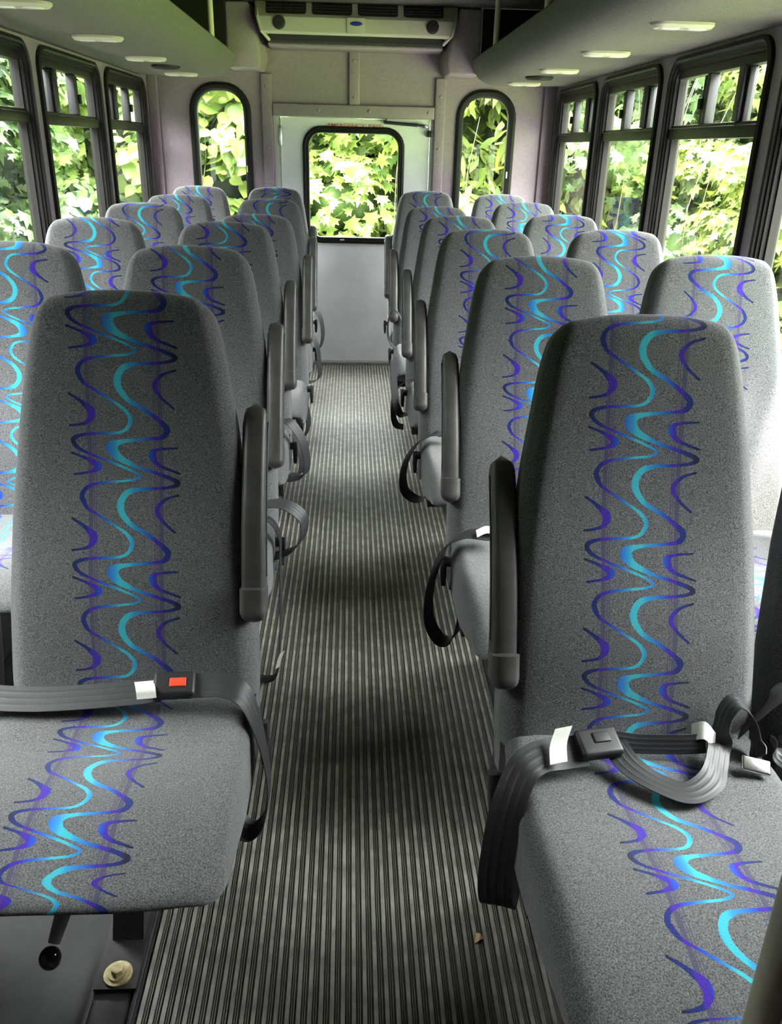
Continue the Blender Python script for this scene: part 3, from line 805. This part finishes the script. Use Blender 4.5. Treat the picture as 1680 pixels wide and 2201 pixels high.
ORD = ['front', 'second', 'third', 'fourth', 'fifth', 'back']
def part(name, me, parent, loc=(0, 0, 0), rot=(0, 0, 0), smooth=True, ang=None):
    o = bpy.data.objects.new(name, me); COL.objects.link(o); o.parent = parent; o.location = loc; o.rotation_euler = rot
    if smooth and not me.get('sm'):
        me.polygons.foreach_set('use_smooth', [True] * len(me.polygons)); me['sm'] = 1
        if ang: sharp(me, ang)
    return o
SEATS = {}
def seat(side, row, cx, ytop, ztop, window, flip, phase, lean=0):
    """side -1 left / +1 right of the aisle"""
    sd_ = 'left' if side < 0 else 'right'; inn = -side
    where = ('window seat by the %s wall' if window else 'aisle seat on the %s of the aisle') % sd_
    th = TH + lean; dzz = ztop - 1.047
    yc = ytop - math.sin(th) * .667
    zb = ztop - math.cos(th) * .667 + .0 
    s = empty('bus_seat', (cx, yc, 0), 'grey fabric %s with blue squiggle stripe, %s row' % (where, ORD[row]), 'bus seat',
              'grey bus seats with blue squiggle stripe')
    b = part('backrest', ME_BACK, s, (0, 0, zb), (-th, 0, 0)); b['pattern_flip'] = float(flip); b['pattern_phase'] = float(phase)
    c = part('cushion', ME_CUSH, s, (0, 0, ZB + dzz)); c.scale = (1, .955 if side < 0 else 1.13, 1); c['pattern_flip'] = float(flip); c['pattern_phase'] = float(phase + .37)
    part('seat_frame', ME_FRAME, s, (0, 0, ZB + dzz), ang=30)
    legx = -cx + side * .39 if not window else side * .12
    lg = part('seat_leg', ME_LEG, s, (legx, 0, 0), ang=30)
    if not window:
        part('anchor_bolt', ME_BOLT, lg, (.0, -.215, 0), ang=30)
        az = .505 + (.034 if side < 0 else -.010)
        a = part('armrest', ME_ARM, s, (inn * .207, .048, az), ang=50)
        part('pivot_cap', ME_CAP, a, ang=50); part('armrest_seam', ME_SEAM, a)
        lv = part('recline_lever', ME_LEVER, s, (inn * .205, -.035, .365), ang=40)
        if inn < 0: lv.rotation_euler = (0, 0, PI)
        lv.scale = (1, 1 if inn > 0 else -1, 1)
        if inn < 0: lv.scale = (1, -1, 1)
    SEATS[(side, row, window)] = s
    return s

yR = [1.23, 1.975, 2.72, 3.46, 4.20, 4.90]; yL = [1.36, 2.08, 2.80, 3.50, 4.22, 4.90]
cR = [.435, .433, .418, .420, .400, .402]; zR = [1.048, 1.047, 1.043, 1.030, 1.020, 1.058]
cRW = [.872, .848, .835, .832, .822, .822]; zRW = [1.05, 1.057, 1.049, 1.043, 1.047, 1.050]
cL = [-.380, -.405, -.418, -.395, -.405, -.433]; zL = [1.051, 1.045, 1.043, 1.018, 1.038, 1.060]
cLW = [-.830, -.822, -.834, -.838, -.838, -.850]; zLW = [1.05, 1.047, 1.049, 1.053, 1.048, 1.059]
phR = [.27, .505, .30, .50, .52, .28]; phRW = [.3, .62, .71, .66, .50, .50]
flRW = [-1, -1, -1, -1, 1, 1]; flLW = [-1, -1, -1, 1, 1, 1]
phL = [.82, .575, .60, .55, .28, .15]; phLW = [.2, .55, .23, .30, .55, .45]
for r_ in range(6):
    seat(-1, r_, cL[r_], yL[r_], zL[r_], False, 1, phL[r_])
    seat(1, r_, cR[r_], yR[r_], zR[r_], False, 1, phR[r_])
    seat(-1, r_, cLW[r_], yL[r_], zLW[r_], True, flLW[r_], phLW[r_])
    seat(1, r_, cRW[r_], yR[r_], zRW[r_], True, flRW[r_], phRW[r_])

# ---- lap belts (each hangs from its own seat) --------------------------------
def to_local(s, pts): 
    l = Vector(s.location); return [tuple(Vector(p) - l) for p in pts]
def belt(s, pts, wid, name='lap_belt', w=.046, per=8):
    mb = MB(); ribbon(mb, to_local(s, pts), wid, w, per=per)
    return mb.build(name, M['belt'], s, ang=50)
def buckle(parent_belt, s, c, rot, red=True):
    bm = rounded_box(.033, .023, .010, .006, 3, 3, 2, 3)
    me = from_bm('buckle', bm); o = link('buckle', me, M['black'], parent_belt)
    o.location = tuple(Vector(c) - Vector(s.location)); o.rotation_euler = rot
    if red:
        b2 = link('release_button', from_bm('release_button', rounded_box(.013, .0085, .002, .0015, 1, 1, 1, 2)), M['red'], o); b2.location = (.006, -.002, .0105)
    else:
        b2 = link('release_button', from_bm('release_button', rounded_box(.013, .0085, .002, .0015, 1, 1, 1, 2)), M['black'], o); b2.location = (.004, .004, .0105)
    return o
def paper_tag(parent, s, pts, wid, w=.022):
    mb = MB(); P = catmull(to_local(s, pts), 5); Wd = np.array(wid, float); Wd /= np.linalg.norm(Wd)
    V = []; F = []
    for p in P: V += [p - Wd * w / 2, p + Wd * w / 2]
    V += [v + np.array((0, .0, .0006)) for v in V[:]]
    n = len(P)
    for i in range(n - 1): F += [(2 * i, 2 * i + 1, 2 * i + 3, 2 * i + 2), (2 * n + 2 * i + 2, 2 * n + 2 * i + 3, 2 * n + 2 * i + 1, 2 * n + 2 * i)]
    mb.add(V, F)
    o = link('belt_tag', mesh_from('belt_tag', mb.V, mb.F), M['label'], parent); return o

# front row, left: buckled across the seat, slack end looping down into the aisle
s = SEATS[(-1, 0, False)]
zc = .452
bl = belt(s, [(-.66, 1.125, .452), (-.60, 1.112, .449), (-.52, 1.106, .447), (-.44, 1.108, .449), (-.36, 1.113, .453), (-.315, 1.116, .457)], (0, 1, .35), w=.047)
bk = buckle(bl, s, (-.295, 1.118, .463), (.30, .03, .10)); 
paper_tag(bl, s, [(-.345, 1.125, .466), (-.335, 1.095, .474), (-.332, 1.085, .462)], (1, .15, 0), .030)
b2 = belt(s, [(-.27, 1.120, .461), (-.245, 1.122, .461), (-.215, 1.118, .462), (-.186, 1.108, .452), (-.166, 1.095, .415), (-.152, 1.085, .355), (-.146, 1.075, .295), (-.152, 1.06, .245), (-.172, 1.05, .220), (-.196, 1.06, .224), (-.215, 1.08, .25)],
     [(0, 1, .3), (0, 1, .35), (0, 1, .3), (.1, 1, .2), (.1, 1, .1), (0, 1, .1), (0, 1, .1), (.1, 1, .1), (.2, 1, 0), (.3, 1, 0), (.3, 1, 0)], w=.048)
# front row, right: buckle on the seat, strap over the aisle edge, loose ribbon and latch plate
s = SEATS[(1, 0, False)]
bl = belt(s, [(.335, .965, .452), (.30, .958, .452), (.262, .946, .455), (.234, .925, .446), (.212, .898, .405), (.203, .885, .345), (.200, .880, .290), (.203, .878, .250), (.212, .888, .228), (.222, .910, .240), (.232, .935, .29), (.240, .96, .36)],
     [(0, 1, .45), (-.05, 1, .45), (-.2, 1, .40), (-.50, .85, .25), (-.78, .6, .10), (-.93, .35, .0), (-.96, .28, 0), (-.97, .25, 0), (-.97, .25, 0), (-.97, .25, 0), (-.97, .25, 0), (-.97, .25, 0)], w=.050)
buckle(bl, s, (.357, .972, .458), (.32, .02, .18), red=False)
paper_tag(bl, s, [(.288, .93, .458), (.292, .955, .470), (.302, .972, .488)], (1, .1, .15), .026)
b2 = belt(s, [(.388, .985, .452), (.42, .985, .446), (.46, .983, .446), (.50, .980, .448), (.525, .980, .450)], (.0, .35, .9), w=.03)
paper_tag(b2, s, [(.505, .990, .462), (.522, .984, .470), (.54, .980, .452)], (.1, .5, .8), .026)
b3 = belt(s, [(.385, .975, .450), (.400, .945, .440), (.43, .915, .434), (.470, .895, .432), (.510, .915, .436), (.535, .955, .442), (.548, .985, .455), (.560, 1.005, .485), (.580, 1.015, .500), (.600, 1.005, .482), (.606, .985, .45), (.604, .965, .435)],
     [(.3, .8, .5), (.5, .8, .3), (.4, .9, .1), (.1, 1, .15), (-.3, .9, .3), (-.3, .8, .5), (0, .9, .4), (0, 1, .1), (0, 1, .0), (0, 1, .1), (0, 1, .1), (0, 1, .1)], w=.038)
lp = link('latch_plate', from_bm('latch_plate', rounded_box(.021, .012, .0035, .003, 2, 2, 1, 2)), M['chrome'], b3)
lp.location = tuple(Vector((.590, .945, .436)) - Vector(s.location)); lp.rotation_euler = (.5, .12, -.25)
s = SEATS[(1, 0, True)]
belt(s, [(.612, 1.04, .43), (.63, 1.025, .47), (.655, 1.03, .50), (.70, 1.05, .50), (.74, 1.05, .48)], [(.3, .8, -.3), (.3, .8, -.5), (.2, .9, -.4), (0, 1, -.3), (0, 1, -.3)], w=.06)
belt(s, [(.64, 1.0, .445), (.645, .985, .425), (.67, .965, .418), (.72, .97, .42), (.8, .98, .425)], (0, .9, .5), w=.03)

# the other rows: loops of slack webbing beside the cushions
def hang(side, row, xz, dy=-.07, wid=(.25, 1, .1), slope=.0, name='lap_belt', w=.044):
    s = SEATS[(side, row, False)]; yc = s.location.y
    n = len(xz); pts = [(x, yc + dy + slope * i, z) for i, (x, z) in enumerate(xz)]
    return belt(s, pts, wid if isinstance(wid, list) else list([wid] * n), name, w), s, yc
h, s, yc = hang(1, 1, [(.33, .452), (.307, .452), (.252, .452), (.205, .416), (.177, .317), (.177, .228), (.206, .172), (.24, .178), (.255, .241), (.247, .342)], wid=(.55, .8, .1))
paper_tag(h, s, [(.275, yc - .085, .462), (.30, yc - .075, .468), (.325, yc - .07, .458)], (0, 1, .3), .024)
hang(1, 2, [(.31, .452), (.273, .450), (.244, .447), (.194, .414), (.159, .343), (.159, .263), (.201, .228), (.238, .248), (.240, .344)], wid=(.55, .8, .1))
hang(1, 3, [(.28, .45), (.247, .440), (.21, .425), (.167, .385), (.158, .33), (.160, .27), (.174, .240), (.200, .231)], wid=(.5, .85, .1))
hang(1, 3, [(.150, .52), (.154, .44), (.160, .38), (.168, .33), (.19, .30), (.24, .31)], dy=-.12, wid=(.6, .8, .1))
hang(1, 4, [(.25, .47), (.215, .545), (.186, .565), (.165, .527), (.162, .461), (.174, .417), (.201, .388), (.24, .37)], wid=(.3, 1, 0), w=.03)
hang(-1, 1, [(-.30, .46), (-.226, .480), (-.171, .482), (-.128, .45), (-.126, .401), (-.152, .363), (-.20, .344), (-.24, .34)], wid=(.35, .9, .1))
h, s, yc = hang(-1, 1, [(-.29, .452), (-.227, .458), (-.200, .452), (-.181, .413), (-.181, .351), (-.184, .207), (-.192, .076), (-.205, .012), (-.25, .006)], dy=-.10, wid=[(.1, 1, 0)] * 7 + [(.1, 1, 0), (.1, 1, 0)], w=.030)
paper_tag(h, s, [(-.182, yc - .12, .100), (-.190, yc - .12, .078), (-.196, yc - .12, .052)], (.6, .5, .1), .014)
h, s, yc = hang(-1, 2, [(-.29, .455), (-.24, .458), (-.204, .455), (-.168, .399), (-.154, .327), (-.163, .279), (-.201, .265), (-.24, .27)], wid=(.4, .9, .1))
hang(-1, 2, [(-.215, .40), (-.195, .33), (-.180, .27), (-.19, .21), (-.23, .20)], dy=.12, wid=(.5, .8, .1))
hang(-1, 3, [(-.25, .36), (-.215, .335), (-.192, .29), (-.185, .225), (-.205, .171), (-.24, .16)], wid=(.4, .9, .1))
hang(-1, 4, [(-.25, .455), (-.21, .452), (-.178, .40), (-.166, .31), (-.166, .238), (-.20, .214), (-.24, .216)], wid=(.4, .9, .1))
hang(-1, 5, [(-.26, .455), (-.215, .45), (-.183, .40), (-.170, .33), (-.175, .262), (-.201, .216), (-.24, .22)], wid=(.4, .9, .1))

# seat slide lever with a black ball under the front left seat
s = SEATS[(-1, 0, False)]
mb = MB(); mb.tube([(-.015, -.25, .31), (-.022, -.335, .30), (-.03, -.362, .272)], [.012, .011, .008], 12); lv = mb.build('slide_lever', M['greysteel'], s)
MB().ellipsoid((-.034, -.372, .256), .0145, .0145, .0165, 20, 14).build('lever_knob', M['knob'], lv)

# ------------------------------------------------------------------ other small things
gp = empty('grab_pole', (.455, .535, 0), 'beige grab pole standing in front of the front right seat', 'grab pole')
gp.location = (.256, .332, 0)
MB().tube([(0, 0, .0), (0, 0, .01), (.001, .001, .015), (.112, .190, ZC)], [.030, .030, .0125, .0125], 20).build('pole_tube', M['beige'], gp)
mb = MB(); V = [(.205, 1.000, .0040), (.213, 1.003, .0075), (.223, 1.010, .0045), (.217, 1.016, .0085), (.211, 1.022, .004), (.208, 1.012, .006)]
mb.add(V + [(a, b, c - .0004) for a, b, c in V], [(0, 1, 5), (1, 2, 3), (1, 3, 5), (5, 3, 4), (7, 6, 11), (8, 7, 9), (9, 7, 11), (9, 11, 10)])
tag(mb.build('leaf_scrap', M['leafbit']), 'tiny tan leaf scrap lying on the ribbed aisle floor', 'leaf scrap')

# ------------------------------------------------------------------ outside
M['gravel'] = principled('added_gravel', (.16, .155, .14), .9, noise_scale=12, noise_amt=.3)
tag(MB().box(-4.2, 4.2, -5, 9, -.76, -.745).build('added_gravel_drive', M['gravel'], smooth=False), 'grey gravel added under the bus to cut green bounce light', 'ground', kind='structure')  # unseen gravel strip added to keep green lawn bounce off the cabin
tag(MB().box(-9, 9, -5, 14, -.80, -.75).build('ground', M['lawn'], smooth=False), 'sunlit grass outside the bus', 'ground', kind='structure')
def leaf_shape(kind):
    if kind == 'maple':
        a = [(0, 0), (.18, .02), (.42, -.10), (.36, .12), (.62, .30), (.36, .36), (.34, .62), (.16, .52), (0, 1.0)]
    elif kind == 'heart':
        a = [(0, .06), (.18, -.06), (.40, .05), (.48, .28), (.40, .52), (.20, .78), (0, 1.0)]
    else:
        a = [(0, 0), (.09, .15), (.16, .40), (.13, .68), (0, 1.0)]
    return a
def leaves_mesh(name, P, Nrm, size, kind):
    a = leaf_shape(kind); m = len(a)
    right = np.array([(x, y, -.22 * x - .12 * y * y) for x, y in a]); left = np.array([(-x, y, -.22 * x - .12 * y * y) for x, y in a[1:-1]])
    T = np.concatenate([right, left]); T[:, 1] -= .4; nv = len(T)
    tri = []
    for i in range(1, m - 1): tri.append((0, i, i + 1))
    li = [0] + [m + i for i in range(m - 2)] + [m - 1]
    for i in range(1, m - 1): tri.append((li[0], li[i + 1], li[i]))
    tri = np.array(tri); n = len(P)
    Nn = Nrm / np.linalg.norm(Nrm, axis=1, keepdims=True)
    down = np.tile(np.array([0, 0, -1.0]), (n, 1)) + rng.normal(0, .55, (n, 3))
    Yv = down - Nn * (down * Nn).sum(1, keepdims=True); Yv /= np.linalg.norm(Yv, axis=1, keepdims=True)
    Xv = np.cross(Yv, Nn)
    co = P[:, None, :] + size[:, None, None] * (T[None, :, 0:1] * Xv[:, None, :] + T[None, :, 1:2] * Yv[:, None, :] + T[None, :, 2:3] * Nn[:, None, :])
    co = co.reshape(-1, 3); F = (tri[None] + (np.arange(n) * nv)[:, None, None]).reshape(-1, 3)
    me = bpy.data.meshes.new(name); me.vertices.add(len(co)); me.vertices.foreach_set('co', co.ravel())
    me.loops.add(F.size); me.loops.foreach_set('vertex_index', F.ravel().astype(np.int32))
    me.polygons.add(len(F)); me.polygons.foreach_set('loop_start', np.arange(0, F.size, 3, dtype=np.int32)); me.polygons.foreach_set('loop_total', np.full(len(F), 3, dtype=np.int32))
    me.update(calc_edges=True); return me
def shrub(label, base, face, width, height, nblob, nleaf, kind, mat, size, name='leafy_shrub', z0=-.75, thick=.45, group='shrubs and vines around the bus'):
    """a bushy clump standing at base, its front turned to `face` (unit xy)"""
    root = empty(name, (base[0], base[1], z0), label, 'shrub', group)
    f = np.array([face[0], face[1], 0.0]); t = np.array([-f[1], f[0], 0.0]); up = np.array([0, 0, 1.0])
    Ps = []; Ns = []
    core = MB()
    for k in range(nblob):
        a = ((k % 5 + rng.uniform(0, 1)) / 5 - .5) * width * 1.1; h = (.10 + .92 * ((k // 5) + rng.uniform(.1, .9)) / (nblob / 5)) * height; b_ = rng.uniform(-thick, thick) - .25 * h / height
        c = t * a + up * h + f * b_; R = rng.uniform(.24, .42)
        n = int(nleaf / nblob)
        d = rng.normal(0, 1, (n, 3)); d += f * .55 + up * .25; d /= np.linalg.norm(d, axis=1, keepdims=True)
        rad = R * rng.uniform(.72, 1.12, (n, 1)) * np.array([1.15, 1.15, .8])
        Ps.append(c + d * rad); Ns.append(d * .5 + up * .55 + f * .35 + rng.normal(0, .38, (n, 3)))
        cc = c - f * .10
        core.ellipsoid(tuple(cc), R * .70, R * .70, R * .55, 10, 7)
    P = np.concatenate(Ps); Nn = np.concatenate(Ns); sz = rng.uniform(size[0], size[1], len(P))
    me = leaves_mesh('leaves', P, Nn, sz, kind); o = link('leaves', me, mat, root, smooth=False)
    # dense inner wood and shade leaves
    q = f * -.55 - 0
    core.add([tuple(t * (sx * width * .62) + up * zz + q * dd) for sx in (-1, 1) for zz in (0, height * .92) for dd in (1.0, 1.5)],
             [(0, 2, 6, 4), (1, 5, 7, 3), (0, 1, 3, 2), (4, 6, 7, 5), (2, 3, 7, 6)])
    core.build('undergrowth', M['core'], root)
    tw = MB()
    for k in range(4):
        a = rng.uniform(-.5, .5) * width; zt = rng.uniform(.6, 1.0) * height; pp = []
        for i in range(7):
            u = i / 6; pp.append(tuple(t * (a + rng.normal(0, .05) + .25 * (u - .5)) + up * (zt * u) + f * (.35 * math.sin(u * 2.6) + rng.normal(0, .03))))
        tw.tube(pp, [.007 - .005 * i / 6 for i in range(7)], 6)
    tw.build('stems', M['twig'], root)
    return root
shrub('broad leafed vine thicket straight behind the emergency door window', (0.0, 7.5), (0, -1), 1.7, 3.1, 30, 4200, 'maple', M['leaf'], (.085, .15))
shrub('vine thicket behind the tall rear window left of the door', (-1.35, 7.35), (.1, -1), 1.5, 3.1, 30, 3600, 'heart', M['leaf'], (.09, .16))
shrub('long leafed shrub behind the tall rear window right of the door', (1.35, 7.35), (-.1, -1), 1.5, 3.1, 30, 4400, 'long', M['leaf3'], (.13, .20))
shrub('heart leafed vines outside the rearmost left window', (-2.35, 6.9), (.6, -.8), 1.6, 3.0, 30, 3600, 'heart', M['leaf2'], (.08, .15))
shrub('maple shrub with shade tinted leaves outside the second left window', (-2.75, 5.6), (.95, -.3), 1.6, 2.7, 30, 4000, 'maple', M['shade_tinted_leaf'], (.08, .14))
shrub('tall maple added to darken the cabin, outside the third left window', (-3.15, 3.7), (1, 0), 1.9, 3.25, 30, 3000, 'maple', M['shade_tinted_leaf'], (.12, .20))  # maples mostly out of view, added to cut sky light from the left
shrub('tall maple added to darken the cabin, beside the front left window', (-3.15, 1.8), (1, 0), 1.9, 3.25, 30, 2600, 'maple', M['shade_tinted_leaf'], (.13, .21))
shrub('tall maple added to darken the cabin, beyond the front left window, nearest the bulkhead', (-3.15, -.1), (1, 0), 1.9, 3.25, 30, 2600, 'maple', M['shade_tinted_leaf'], (.13, .21))
shrub('ivy leafed shrub outside the rearmost right window', (2.35, 6.9), (-.6, -.8), 1.6, 2.9, 30, 4600, 'maple', M['leaf2'], (.07, .12))
shrub('yellow green maple shrub outside the second right window', (2.80, 5.7), (-.95, -.3), 1.6, 2.6, 30, 4800, 'maple', M['leaf3'], (.07, .12))
shrub('small leafed shrub outside the third right window', (4.6, 5.0), (-1, -.15), 1.3, 1.7, 25, 3600, 'heart', M['leaf3'], (.05, .09))
